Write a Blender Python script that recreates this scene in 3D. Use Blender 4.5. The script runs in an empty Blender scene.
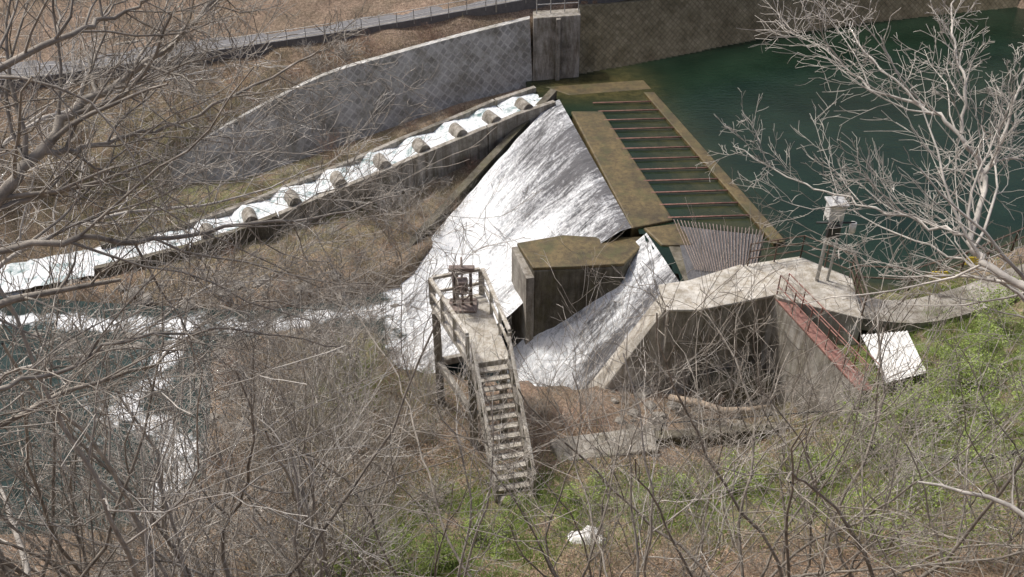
import bpy, math, random
import numpy as np
from mathutils import Vector, noise
random.seed(7); rng=np.random.default_rng(7)
scene=bpy.context.scene
# ------------------------------------------------------------ camera
cam=bpy.data.cameras.new("camera"); co=bpy.data.objects.new("camera",cam)
scene.collection.objects.link(co); co.location=(0,0,20); co.rotation_euler=(math.radians(55),0,0)
cam.lens=31.64; cam.sensor_width=36; cam.clip_end=1500; cam.clip_start=.1
scene.camera=co
# ------------------------------------------------------------ light
EL=math.radians(58); sd=Vector((-0.6,0.4,0)).normalized()
sdir=Vector((sd.x*math.cos(EL),sd.y*math.cos(EL),math.sin(EL)))
w=bpy.data.worlds.new("World"); scene.world=w; w.use_nodes=True
nt=w.node_tree; bg=nt.nodes['Background']; sky=nt.nodes.new('ShaderNodeTexSky')
sky.sky_type='NISHITA'; sky.sun_disc=False; sky.sun_elevation=EL
sky.sun_rotation=math.atan2(sdir.x,sdir.y); sky.air_density=1.0; sky.dust_density=6.0
nt.links.new(sky.outputs[0],bg.inputs[0]); bg.inputs[1].default_value=.15
sl=bpy.data.lights.new("sun",'SUN'); so=bpy.data.objects.new("sun",sl); scene.collection.objects.link(so)
sl.energy=3.4; sl.angle=math.radians(6.0); sl.color=(1,.96,.91)
so.rotation_euler=(-sdir).to_track_quat('-Z','Y').to_euler()
scene.view_settings.view_transform='Standard'; scene.view_settings.look='None'; scene.view_settings.exposure=0
# ------------------------------------------------------------ materials
def newmat(name):
    m=bpy.data.materials.new(name); m.use_nodes=True
    t=m.node_tree; b=t.nodes['Principled BSDF']; return m,t,b
def N(t,k,**kw):
    n=t.nodes.new(k)
    for a,v in kw.items(): setattr(n,a,v)
    return n
def noi(t,scale,detail=6,rough=.6,vec=None,dist=0):
    n=N(t,'ShaderNodeTexNoise'); n.inputs['Scale'].default_value=scale; n.inputs['Detail'].default_value=detail
    n.inputs['Roughness'].default_value=rough; n.inputs['Distortion'].default_value=dist
    if vec is not None: t.links.new(vec,n.inputs['Vector'])
    return n.outputs['Fac']
def ramp(t,fac,stops):
    r=N(t,'ShaderNodeValToRGB'); e=r.color_ramp.elements
    while len(e)<len(stops): e.new(.5)
    for i,(p,c) in enumerate(stops):
        e[i].position=p; e[i].color=(*c,1) if len(c)==3 else c
    t.links.new(fac,r.inputs[0]); return r.outputs[0]
def mix(t,f,a,b,mode='MIX'):
    m=N(t,'ShaderNodeMix',data_type='RGBA',blend_type=mode)
    for s,v in ((0,f),(6,a),(7,b)):
        if hasattr(v,'type') and hasattr(v,'is_linked'): t.links.new(v,m.inputs[s])
        elif isinstance(v,(int,float)): m.inputs[s].default_value=v
        else: m.inputs[s].default_value=(*v,1)
    return m.outputs[2]
def mth(t,op,a,b=0,clamp=False):
    m=N(t,'ShaderNodeMath',operation=op,use_clamp=clamp)
    for i,v in enumerate((a,b)):
        if isinstance(v,(int,float)): m.inputs[i].default_value=v
        else: t.links.new(v,m.inputs[i])
    return m.outputs[0]
def bump(t,b,h,strength=.5,dist=.05):
    n=N(t,'ShaderNodeBump'); n.inputs['Strength'].default_value=strength; n.inputs['Distance'].default_value=dist
    t.links.new(h,n.inputs['Height']); t.links.new(n.outputs[0],b.inputs['Normal'])
def pos(t,scale=(1,1,1)):
    g=N(t,'ShaderNodeNewGeometry'); m=N(t,'ShaderNodeMapping'); m.inputs['Scale'].default_value=scale
    t.links.new(g.outputs['Position'],m.inputs[0]); return m.outputs[0]
def uvv(t,scale=(1,1,1),rot=0):
    g=N(t,'ShaderNodeTexCoord'); m=N(t,'ShaderNodeMapping'); m.inputs['Scale'].default_value=scale
    m.inputs['Rotation'].default_value=(0,0,rot)
    t.links.new(g.outputs['UV'],m.inputs[0]); return m.outputs[0]
def concrete(name,c1,c2,dark=.5,moss=0.0,mc=(.085,.078,.03)):
    m,t,b=newmat(name)
    a=noi(t,.9,9,.7,pos(t)); s=noi(t,1.5,6,.75,pos(t,(2.6,2.6,.3)))
    col=ramp(t,a,[(.36,c2),(.58,c1)])
    st=ramp(t,s,[(.38,(dark,dark*.93,dark*.82)),(.58,(1,1,1))])
    col=mix(t,1.0,col,st,'MULTIPLY')
    f=noi(t,22,5,.75,pos(t)); col=mix(t,.5,col,ramp(t,f,[(.32,(.4,.38,.34)),(.66,(1.05,1.05,1.05))]),'MULTIPLY')
    if moss:
        k=mth(t,'MULTIPLY',mth(t,'SUBTRACT',noi(t,.8,8,.75,pos(t,(1.3,1.1,.7))),.5),6,True)
        col=mix(t,mth(t,'MULTIPLY',k,moss),col,mc)
    t.links.new(col,b.inputs['Base Color']); b.inputs['Roughness'].default_value=.9
    bump(t,b,f,.6,.03); return m
M_conc=concrete('concrete_weathered',(.42,.40,.36),(.19,.175,.15),.5,.4)
M_concL=concrete('concrete_light',(.62,.60,.55),(.36,.34,.30),.6,.2)
M_concD=concrete('concrete_dark_mossy',(.18,.165,.13),(.075,.068,.05),.5,.6)
M_moss=concrete('wet_brown_algae_concrete',(.155,.115,.045),(.06,.046,.02),.5,.7,(.06,.065,.018))
M_moss.node_tree.nodes['Principled BSDF'].inputs['Roughness'].default_value=.55
def simple(name,c,rough=.8,metal=0,var=.35,sc=8):
    m,t,b=newmat(name); n=noi(t,sc,5,.65,pos(t))
    col=ramp(t,n,[(.3,tuple(x*(1-var) for x in c)),(.7,tuple(min(1,x*(1+var)) for x in c))])
    t.links.new(col,b.inputs['Base Color']); b.inputs['Roughness'].default_value=rough; b.inputs['Metallic'].default_value=metal
    bump(t,b,n,.3,.01); return m
M_rust=simple('rusty_red_steel',(.20,.10,.08),.75,0,.5,5)
M_rustD=simple('rusty_brown_iron',(.18,.14,.12),.7,0,.6,9)
M_steel=simple('galvanised_steel',(.42,.42,.41),.5,.3)
M_white=simple('white_paint',(.60,.60,.58),.5,0,.3,3)
M_black=simple('black_plastic',(.02,.02,.02),.5)
M_rail=simple('brown_painted_rail',(.10,.065,.045),.6)
M_yel=simple('yellow_paint',(.65,.48,.05),.6,0,.15)
M_bark=simple('grey_bark',(.27,.245,.21),.9,0,.5,5)
M_barkL=simple('pale_bark',(.44,.415,.375),.9,0,.4,5)
M_twig=simple('brown_twig',(.31,.255,.19),.95,0,.4,3)
M_twigR=simple('reddish_twig',(.26,.17,.125),.95,0,.4,3)
M_rock=simple('grey_rock',(.20,.185,.16),.9,0,.5,3)
M_wood=simple('dead_wood',(.30,.24,.18),.9,0,.45,6)
def leafmat(name,c):
    m,t,b=newmat(name); n=noi(t,1.7,4,.7,pos(t)); n2=noi(t,40,2,.5,pos(t))
    col=ramp(t,mth(t,'ADD',mth(t,'MULTIPLY',n,.5),mth(t,'MULTIPLY',n2,.5)),[(.35,tuple(x*.5 for x in c)),(.65,tuple(x*1.4 for x in c))])
    t.links.new(col,b.inputs['Base Color']); b.inputs['Roughness'].default_value=.8
    tr=N(t,'ShaderNodeBsdfTranslucent'); t.links.new(col,tr.inputs[0]); mx=N(t,'ShaderNodeMixShader'); mx.inputs[0].default_value=.35
    t.links.new(b.outputs[0],mx.inputs[1]); t.links.new(tr.outputs[0],mx.inputs[2])
    t.links.new(mx.outputs[0],t.nodes['Material Output'].inputs[0]); return m
M_leaf=leafmat('young_green_leaf',(.31,.40,.11))
M_grass=leafmat('grass_blade',(.23,.31,.075))
M_dry=leafmat('dry_grass_blade',(.42,.35,.23))
M_litter=leafmat('dead_leaf',(.42,.31,.22))
# ground
M_ground,t,b=newmat('leaf_litter_ground')
at=N(t,'ShaderNodeAttribute',attribute_name='green')
n1=noi(t,.5,8,.7,pos(t)); n2=noi(t,7,8,.8,pos(t)); n3=noi(t,28,4,.7,pos(t))
lit=ramp(t,n2,[(.34,(.12,.09,.068)),(.5,(.30,.235,.18)),(.66,(.53,.445,.365))])
lit=mix(t,.8,lit,ramp(t,n1,[(.35,(.5,.49,.42)),(.65,(1.1,1.0,.95))]),'MULTIPLY')
lit=mix(t,.6,lit,ramp(t,n3,[(.35,(.4,.37,.33)),(.65,(1.25,1.2,1.15))]),'MULTIPLY')
gr=ramp(t,n3,[(.3,(.07,.10,.025)),(.7,(.23,.30,.08))])
gf=mth(t,'MULTIPLY',at.outputs['Fac'],mth(t,'MULTIPLY',mth(t,'SUBTRACT',noi(t,1.6,5,.7,pos(t)),.36),5,True),True)
t.links.new(mix(t,gf,lit,gr),b.inputs['Base Color']); b.inputs['Roughness'].default_value=1
bump(t,b,n2,1,.12)
M_asph=simple('asphalt',(.13,.13,.135),.9,0,.2,6)
# pool water
M_pool,t,b=newmat('pool_water')
at=N(t,'ShaderNodeAttribute',attribute_name='shallow')
n=noi(t,.25,6,.6,pos(t))
deep=ramp(t,n,[(.35,(.005,.014,.008)),(.7,(.012,.027,.016))])
sh=ramp(t,noi(t,1.3,7,.75,pos(t)),[(.34,(.025,.027,.012)),(.66,(.085,.072,.03))])
t.links.new(mix(t,at.outputs['Fac'],deep,sh),b.inputs['Base Color'])
b.inputs['Roughness'].default_value=.07; b.inputs['IOR'].default_value=1.33; b.inputs['Specular IOR Level'].default_value=.3
bump(t,b,noi(t,2.6,5,.65,pos(t,(1,1.6,1))),.4,.05)
def whitewater(name,base,streak,thr,attr=None,sharp=2.4,n2w=.3,br=1.0):
    m,t,b=newmat(name)
    v=uvv(t,(1,1,1)) if streak else pos(t)
    n2=noi(t,6,6,.85,v,.4)
    if streak:
        n1=mth(t,'ADD',mth(t,'MULTIPLY',noi(t,1,9,.78,uvv(t,(1.3,.35,1)),1.2),.6),mth(t,'MULTIPLY',noi(t,1,7,.8,uvv(t,(6,1.1,1)),.8),.4))
    else: n1=noi(t,1.1,9,.72,v,.6)
    nn=mth(t,'ADD',mth(t,'MULTIPLY',n1,1-n2w),mth(t,'MULTIPLY',n2,n2w))
    f=mth(t,'MULTIPLY',mth(t,'SUBTRACT',nn,.5),3.4)
    if attr:
        at=N(t,'ShaderNodeAttribute',attribute_name=attr)
        f=mth(t,'ADD',f,mth(t,'MULTIPLY',mth(t,'SUBTRACT',at.outputs['Fac'],.5),1.0))
    f=mth(t,'MULTIPLY',mth(t,'ADD',f,thr),sharp,True)
    sc=ramp(t,n2,[(.32,(.52*br,.57*br,.60*br)),(.56,(.9*br,.915*br,.92*br))])
    bs=mix(t,.8,base,ramp(t,n1,[(.35,(.35,.35,.33)),(.62,(1.4,1.4,1.42))]),'MULTIPLY')
    t.links.new(mix(t,f,bs,sc),b.inputs['Base Color'])
    t.links.new(mth(t,'ADD',mth(t,'MULTIPLY',f,.45),.35),b.inputs['Roughness'])
    b.inputs['IOR'].default_value=1.33; b.inputs['Specular IOR Level'].default_value=.35
    bump(t,b,mth(t,'ADD',n1,n2),1.0,.1); return m
M_spill=whitewater('spillway_water',(.15,.15,.155),1,.17,'foam')
M_river=whitewater('river_water',(.030,.052,.050),None,-.08,'foam',2.4,.18)
M_lad=whitewater('fish_ladder_water',(.22,.42,.43),None,.42,None)
def masonry(name,c1,c2,mortar,rot,bw,bh,ms=.03,sc=1):
    m,t,b=newmat(name); br=N(t,'ShaderNodeTexBrick'); br.offset=.0 if rot else .5
    br.inputs['Color1'].default_value=(*c1,1); br.inputs['Color2'].default_value=(*c2,1); br.inputs['Mortar'].default_value=(*mortar,1)
    br.inputs['Scale'].default_value=sc; br.inputs['Brick Width'].default_value=bw; br.inputs['Row Height'].default_value=bh
    br.inputs['Mortar Size'].default_value=ms; br.inputs['Mortar Smooth'].default_value=.3; br.inputs['Bias'].default_value=0
    u=uvv(t,(1,1,1),rot)
    nz=N(t,'ShaderNodeTexNoise'); nz.inputs['Scale'].default_value=2.5; t.links.new(u,nz.inputs['Vector'])
    va=N(t,'ShaderNodeVectorMath',operation='MULTIPLY_ADD'); t.links.new(nz.outputs['Color'],va.inputs[0]); va.inputs[1].default_value=(.12,.12,0); t.links.new(u,va.inputs[2])
    t.links.new(va.outputs[0],br.inputs['Vector'])
    st=ramp(t,noi(t,.9,9,.78,pos(t)),[(.38,(.5,.48,.41)),(.6,(1.15,1.15,1.13))])
    t.links.new(mix(t,.9,br.outputs[0],st,'MULTIPLY'),b.inputs['Base Color']); b.inputs['Roughness'].default_value=.95
    bump(t,b,br.outputs['Fac'],-.5,.05) ; return m
M_mason=masonry('diamond_stone_masonry',(.42,.42,.41),(.29,.29,.285),(.46,.455,.44),math.radians(45),.36,.36,.045)
M_net=masonry('netted_revetment',(.27,.23,.15),(.21,.18,.11),(.16,.14,.09),math.radians(45),.28,.28,.03)
# ------------------------------------------------------------ mesh helpers
def link(o,parent=None):
    scene.collection.objects.link(o)
    if parent: o.parent=parent
    return o
def mk(name,v,f,mat,parent=None,smooth=False,uv=None):
    me=bpy.data.meshes.new(name); me.from_pydata([tuple(x) for x in v],[],f); me.materials.append(mat)
    if uv is not None:
        l=me.uv_layers.new(name='UVMap')
        for lp in me.loops: l.data[lp.index].uv=uv[lp.vertex_index]
    if smooth: me.polygons.foreach_set('use_smooth',[True]*len(me.polygons))
    me.update(); return link(bpy.data.objects.new(name,me),parent)
def empty(name,loc=(0,0,0)):
    o=bpy.data.objects.new(name,None); o.location=(0,0,0); return link(o)
def bev(o,wd=.03):
    m=o.modifiers.new('b','BEVEL'); m.width=wd; m.segments=2; m.limit_method='ANGLE'; return o
def prism(name,poly,zt,zb,mat,parent=None,b=.03):
    n=len(poly); zt=zt if hasattr(zt,'__len__') else [zt]*n; zb=zb if hasattr(zb,'__len__') else [zb]*n
    a=sum(poly[i][0]*poly[(i+1)%n][1]-poly[(i+1)%n][0]*poly[i][1] for i in range(n))
    if a<0: poly=poly[::-1]; zt=zt[::-1]; zb=zb[::-1]
    v=[(x,y,z) for (x,y),z in zip(poly,zt)]+[(x,y,z) for (x,y),z in zip(poly,zb)]
    f=[tuple(range(n)),tuple(range(2*n-1,n-1,-1))]+[(i,n+i,n+(i+1)%n,(i+1)%n) for i in range(n)]
    o=mk(name,v,f,mat,parent)
    if b: bev(o,b)
    return o
def seg(name,a,b_,wd,zt,zb,mat,parent=None,b=.02):
    a=Vector(a[:2]); c=Vector(b_[:2]); d=(c-a).normalized(); n=Vector((-d.y,d.x))*wd/2
    if not hasattr(zt,'__len__'): zt=(zt,zt)
    if not hasattr(zb,'__len__'): zb=(zb,zb)
    return prism(name,[tuple(a-n),tuple(c-n),tuple(c+n),tuple(a+n)],[zt[0],zt[1],zt[1],zt[0]],[zb[0],zb[1],zb[1],zb[0]],mat,parent,b)
class Tubes:
    def __init__(s): s.V=[];s.F=[];s.n=0
    def add(s,P,R,k=4,cap=False):
        P=np.asarray(P,float); R=np.asarray(R,float); m=len(P)
        T=np.gradient(P,axis=0); T/=np.linalg.norm(T,axis=1)[:,None]+1e-9
        up=np.array([.31,.17,.93]) if abs(T[0][2])<.8 else np.array([.95,.2,.1])
        A=np.cross(T,up); A/=np.linalg.norm(A,axis=1)[:,None]+1e-9; B=np.cross(T,A)
        th=np.arange(k)*2*np.pi/k
        ring=P[:,None,:]+R[:,None,None]*(np.cos(th)[None,:,None]*A[:,None,:]+np.sin(th)[None,:,None]*B[:,None,:])
        s.V.append(ring.reshape(-1,3)); i=np.arange(m-1)[:,None]*k; j=np.arange(k)[None,:]; jn=(j+1)%k
        F=np.stack([i+j,i+jn,i+k+jn,i+k+j],-1).reshape(-1,4)+s.n; s.F.append(F); s.n+=m*k
    def mesh(s,name,mat,smooth=True):
        return npmesh(name,np.concatenate(s.V),np.concatenate(s.F),mat,smooth)
def npmesh(name,V,F,mat,smooth=False):
    me=bpy.data.meshes.new(name); k=F.shape[1]
    me.vertices.add(len(V)); me.vertices.foreach_set('co',V.astype(np.float32).ravel())
    me.loops.add(F.size); me.loops.foreach_set('vertex_index',F.astype(np.int32).ravel())
    me.polygons.add(len(F)); me.polygons.foreach_set('loop_start',(np.arange(len(F))*k).astype(np.int32))
    me.polygons.foreach_set('loop_total',np.full(len(F),k,np.int32))
    if smooth: me.polygons.foreach_set('use_smooth',np.ones(len(F),bool))
    me.materials.append(mat); me.update(calc_edges=True); me.validate(); return me
def tube(name,P,r,mat,parent=None,k=8):
    T=Tubes(); R=r if hasattr(r,'__len__') else [r]*len(P)
    P=[np.array(p,float) for p in P]
    d0=(P[0]-P[1]); d1=(P[-1]-P[-2])
    P=[P[0]+d0*1e-4/ (np.linalg.norm(d0)+1e-9)]+P+[P[-1]+d1*1e-4/(np.linalg.norm(d1)+1e-9)]; R=[.001]+list(R)+[.001]
    T.add(P,R,k); return link(bpy.data.objects.new(name,T.mesh(name,mat)),parent)
def railing(name,pts,h=1.1,sp=1.3,r=.03,mat=None,parent=None,rails=(1,.5)):
    T=Tubes(); pts=[np.array(p,float) for p in pts]; up=np.array([0,0,1.])
    for a,b2 in zip(pts[:-1],pts[1:]):
        L=np.linalg.norm(b2-a); n=max(1,round(L/sp))
        for i in range(n+1):
            p=a+(b2-a)*i/n; T.add([p,p+up*h],[r,r],6)
        for q in rails: T.add([a+up*h*q,b2+up*h*q],[r*.9]*2,6)
    return link(bpy.data.objects.new(name,T.mesh(name,mat)),parent)
# ------------------------------------------------------------ terrain
def sdist(X,Y,poly):
    P=np.array(poly); Q=np.roll(P,-1,0); d=np.full(X.shape,1e9); ins=np.zeros(X.shape,bool)
    for (x0,y0),(x1,y1) in zip(P,Q):
        dx,dy=x1-x0,y1-y0; s=np.clip(((X-x0)*dx+(Y-y0)*dy)/(dx*dx+dy*dy+1e-12),0,1)
        d=np.minimum(d,np.hypot(X-x0-s*dx,Y-y0-s*dy))
        c=((y0>Y)!=(y1>Y)); 
        with np.errstate(divide='ignore',invalid='ignore'): xi=x0+(Y-y0)*dx/(dy if dy else 1e-9)
        ins^=c&(X<xi)
    return np.where(ins,-d,d)
def ldist(X,Y,line):
    d=np.full(X.shape,1e9)
    for (x0,y0),(x1,y1) in zip(line[:-1],line[1:]):
        dx,dy=x1-x0,y1-y0; s=np.clip(((X-x0)*dx+(Y-y0)*dy)/(dx*dx+dy*dy+1e-12),0,1)
        d=np.minimum(d,np.hypot(X-x0-s*dx,Y-y0-s*dy))
    return d
C=[(-31.8,56.1,2.6),(-17.3,53.5,3.4),(-6.3,54.5,4.4),(-28.5,47.9,1),(-22.5,48.5,1.5),(-16.6,49.8,2),(-8.7,50.9,2.8),(-.7,52,3.6),
(7.8,55.1,3.2),(12.4,59.7,2.4),(19,60.5,2.2),(7.6,51.9,.4),(15.8,56.3,.3),(23.7,59.4,.3),(35.5,62.8,.3),(19.6,30.3,.3),(21.5,32.1,.2),(17.3,29.2,.3),(14.9,27.6,.4),
(15.5,25.5,.45),(17.7,24.6,.8),(12.8,22.2,0),(15.7,21.6,.5),(14.5,19,.5),(11.3,19.5,-.5),(13.1,16.3,1),(11.3,13.3,2.5),(6,20,-1.5),(4.9,14.8,.5),(.1,19.4,-1.5),(1.3,15,.1),
(-3.1,15.6,-.5),(-3.7,20.1,-2.5),(-6.1,16.3,-1.5),(-9.5,17.5,-3),(-13.1,18.2,-4),(-17.4,20.2,-4.6),(-16.3,18.2,-4),(-11.5,21.3,-4.8),(-8.2,26,-3.5),(-9.7,23.9,-4),(-10.4,21.9,-4.5),
(-4.2,24.6,-3.2),(-6.9,30,-4.2),(-7.4,21.9,-3.5),(-8.7,35.8,-4),(-14.7,35.1,-4.3),(-19.3,35,-4.6),(-18.4,40,-2.5),(-25.1,37.9,-3.4),(-27.1,44.1,0),(-21.3,42.9,0),(-17,43.3,-.6),
(3.1,22.4,-2.5),(8,22,-2.5),(-12.1,29.8,-4.6),(-1.2,26,-3.8),(0,22.5,-3),
(-14,42.4,-2.9),(-10.5,43.8,-2.3),(-6.8,45.2,-1.6),(-2.9,46.8,-1),(-16,41,-2.6),(-10,42,-2.3),(-4,44.6,-1.2),
(-14,46.2,1),(-10.3,47.3,1.9),(-6.6,48.3,2.5),(-2.9,50,3),(.6,51.7,3.5),(3.8,52.2,3.4),
(-5.6,40,-3.4),(-1.5,42.5,-2.4),(-12,37.6,-3.9),(-2.5,40,-3.4),
(-32,0,18.2),(-14,0,18.2),(0,0,18.2),(14,0,18.2),(32,0,18.2),(-32,8,7),(-14,8,7.4),(0,8,8.4),(14,8,8.8),(32,8,10),(0,-30,36),(-60,-30,36),(60,-30,36),
(30,20,3),(34,30,1.5),(60,45,2),(28,36,.4),(-40,30,-4.5),(-60,25,-4),(-45,45,0),(-40,16,-3),
(-35,70,9),(0,72,11),(35,75,9),(70,78,9),(-40,120,34),(0,120,36),(60,120,34),(-150,60,20),(150,60,25),(-200,200,70),(200,200,70),(0,200,70),(-150,0,30),(150,0,30),(0,-150,90),(-150,-100,70),(150,-100,70)]
C=np.array(C,float)
def solve():
    n=len(C); D=np.hypot(C[:,None,0]-C[None,:,0],C[:,None,1]-C[None,:,1])
    A=np.zeros((n+3,n+3)); A[:n,:n]=-D+np.eye(n)*.02; Pm=np.c_[np.ones(n),C[:,:2]]; A[:n,n:]=Pm; A[n:,:n]=Pm.T
    return np.linalg.solve(A,np.r_[C[:,2],0,0,0])
Wt=solve()
LP=[(1.8,46.9,0),(-.4,45.8,-.3),(-1.9,44.9,-.6),(-3.8,43.9,-1),(-5.7,42.9,-1.4),(-7.7,41.9,-1.9),(-9.9,40.9,-2.4),(-12.1,39.8,-2.9),(-14,39,-3.35),(-16,38.2,-3.7),(-18.2,37.7,-4.05),(-20.4,37.2,-4.35),(-22.7,36.8,-4.65),(-25,36.3,-4.85),(-27.5,35.6,-4.95)]
pool=[(1.0,48.9),(3.8,49.8),(7.6,51.5),(15.8,55.7),(23.5,58.8),(35,62),(90,78),(90,52),(30,37),(21.5,32.1),(17.3,29.6),(14.9,28.2),(12.5,29),(9,29),(6,29),(5,33),(3.2,44),(1.4,46)]
river=[(-4,36.6),(-8,34.9),(-12,34.0),(-19,34.5),(-26,35.6),(-70,38),(-70,14),(-25,16.5),(-18,20.6),(-12.2,21.6),(-11.4,23.6),(-12.4,27.7),(-13.4,31),(-9,32.1),(-6,31.6),(-4.8,28.8),(0,27.8),(4,26.8),(5,30),(3,35)]
under=[(-4.6,36.6),(2.5,45.8),(9,48),(11,32),(12,28.5),(6,27.2),(3,27),(-4,28.5)]
basin=[(3.5,23.4),(3.6,27.2),(10.2,27.2),(11,22.8)]
WX=[-18,-14.6,-10.5,-6.8,-2.9,1.25,3.9,7.6,15.8,23.5,35]
WB=[41.6,42.8,44.3,45.8,47.4,49.25,49.9,51.5,55.7,58.8,62]; WZ=[-2.7,-3.0,-2.1,-1.3,-.5,-.2,-.3,-.3,-.3,-.3,-.3]
WTy=[42.6,44.6,46,47.1,48.7,50.6,52.8,54.8,58.7,61.6,64.6]
def height(X,Y,nz=True):
    X=np.asarray(X,float); Y=np.asarray(Y,float); sh=X.shape; x=X.ravel(); y=Y.ravel()
    z=np.zeros(len(x)); n=len(C)
    for i in range(0,len(x),20000):
        xx=x[i:i+20000]; yy=y[i:i+20000]
        z[i:i+20000]=-np.hypot(xx[:,None]-C[:,0],yy[:,None]-C[:,1])@Wt[:n]+Wt[n]+Wt[n+1]*xx+Wt[n+2]*yy
    if nz:
        z=z+np.array([noise.noise((a*.9,b*.9,0))*.22+noise.noise((a*.25,b*.25,5))*.25 for a,b in zip(x,y)])
    for poly,lvl,soft in ((pool,-2.5,1.2),(river,-6.0,.9),(under,-6.8,.5),(basin,-3.3,.4)):
        d=sdist(x,y,poly); k=np.clip((soft*.3-d)/soft,0,1); k=k*k*(3-2*k); z=np.where(z>lvl,z*(1-k)+lvl*k,z)
    yt=np.interp(x,WX,WTy); yb=np.interp(x,WX,WB); zb=np.interp(x,WX,WZ)
    m=(x>-18)&(x<35)&(y<yt+.05)&(y>yb-3); z=np.where(m,np.minimum(z,zb-.1+.04*np.maximum(0,yb-y)),z)
    for (x0,y0,z0),(x1,y1,z1) in zip(LP[:-1],LP[1:]):   # trench for the fish ladder
        dx,dy=x1-x0,y1-y0; s=np.clip(((x-x0)*dx+(y-y0)*dy)/(dx*dx+dy*dy),0,1)
        d=np.hypot(x-x0-s*dx,y-y0-s*dy); lim=z0+(z1-z0)*s-.25+np.maximum(0,d-1.45)*.9
        z=np.where(d<4,np.minimum(z,lim),z)
    return z.reshape(sh)
def axis(a,b,st,ext,n):
    c=np.arange(a,b,st); g=np.geomspace(1,ext,n); return np.r_[(a-g)[::-1],c,b+g]
ax=axis(-34,30,.33,220,22); ay=axis(-2,64,.33,220,22)
GX,GY=np.meshgrid(ax,ay); GZ=height(GX,GY)
nx,ny=len(ax),len(ay); V=np.c_[GX.ravel(),GY.ravel(),GZ.ravel()]
i=np.arange(ny-1)[:,None]*nx; j=np.arange(nx-1)[None,:]
F=np.stack([i+j,i+j+1,i+nx+j+1,i+nx+j],-1).reshape(-1,4)
me=npmesh('ground',V,F,M_ground,True)
def greenness(x,y):
    g=np.exp(-(((x-15.5)/5)**2+((y-22.5)/5.5)**2))*1.5+np.exp(-(((x-5)/8)**2+((y-19.0)/1.9)**2))*1.4+1.6*np.exp(-(((x+2.2)/3)**2+((y-17)/3.0)**2))+.7*np.exp(-(((x+6.5)/3)**2+((y-27.5)/4)**2))+.55*np.exp(-(((x+14)/9)**2+((y-41)/5)**2))
    return np.clip(g,0,1)
a=me.attributes.new('green','FLOAT','POINT'); a.data.foreach_set('value',greenness(V[:,0],V[:,1]).astype(np.float32))
link(bpy.data.objects.new('ground',me))
def gz(x,y): return float(height(np.array([x]),np.array([y]))[0])
# ------------------------------------------------------------ water sheets
def sheet(name,poly,z,st,mat,attr,fn,grow=0):
    P=np.array(poly); xs=np.arange(max(P[:,0].min(),-45),min(P[:,0].max(),70)+st,st); ys=np.arange(P[:,1].min()-1,P[:,1].max()+st,st)
    X,Y=np.meshgrid(xs,ys); d=sdist(X,Y,poly)<grow; nx=len(xs)
    Z=np.full(X.shape,z)
    V=np.c_[X.ravel(),Y.ravel(),Z.ravel()]
    i,j=np.nonzero(d[:-1,:-1]&d[1:,:-1]&d[:-1,1:]&d[1:,1:]); q=i*nx+j
    F=np.stack([q,q+1,q+nx+1,q+nx],-1); u,inv=np.unique(F,return_inverse=True); V=V[u]; F=inv.reshape(F.shape)
    me=npmesh(name,V,F,mat,True); a=me.attributes.new(attr,'FLOAT','POINT'); a.data.foreach_set('value',fn(V[:,0],V[:,1]).astype(np.float32))
    return link(bpy.data.objects.new(name,me))
poolw=[(1.2,46.4),(.6,49.6),(3.8,50.6),(7.6,52.3),(15.8,56.6),(23.5,59.6),(35,63),(90,79),(90,51),(30,36),(21.5,31.2),(17.3,28.8),(14.9,27.4),(12.5,28.2),(9,28.6),(6.7,28.6),(5.2,33),(3.3,44.2)]
sheet('pool_water',poolw,0,.2,M_pool,'shallow',lambda x,y:np.clip(np.exp(-((x-4.0)/3)**2-((y-48.5)/2)**2)*1.2+.55*np.exp(-((x-(7.0+(47-y)*.17))/1.6)**2)+.8*np.exp(-(ldist(x,y,[(12.5,29),(15,28),(17.3,29.2),(21.5,31.5)])/.9)**2),0,1)*.9)
toe=[(-5.2,36.2),(-4.4,29.5)]
def foamf(x,y):
    s1=[(-4.8,33.5),(-5.8,34.3),(-7.4,33.6),(-9,33.3),(-11.5,32.6),(-14.7,33.0),(-19,32.8),(-23.5,33.4),(-40,33)]
    s2=[(-14.6,32.6),(-15.2,30.6),(-15.0,28.9),(-15.8,27.2),(-13.6,26),(-12.5,24),(-12.5,21.8)]
    f=np.exp(-(ldist(x,y,s1)/.8)**2)*1.0
    f=np.maximum(f,np.exp(-(ldist(x,y,s2)/.8)**2)*1.1); f=np.maximum(f,np.exp(-(ldist(x,y,toe)/1.2)**2)*1.2)
    f=np.maximum(f,np.exp(-(ldist(x,y,[(0,29.6),(3.4,27.2)])/1)**2)*1.1); f=np.maximum(f,np.exp(-(ldist(x,y,[(-24,36),(-28,35.3),(-36,34)])/1.3)**2)*1.2)
    f=np.maximum(f,.65*np.exp(-((x+16)/2.4)**2-((y-26.8)/2.)**2))
    f=f*(1+.6*np.array([noise.noise((a*.9,b*.9,4)) for a,b in zip(x,y)]))
    return np.clip(f,0,1.15)
sheet('river_water',river,-5,.2,M_river,'foam',foamf,.8)
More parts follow.
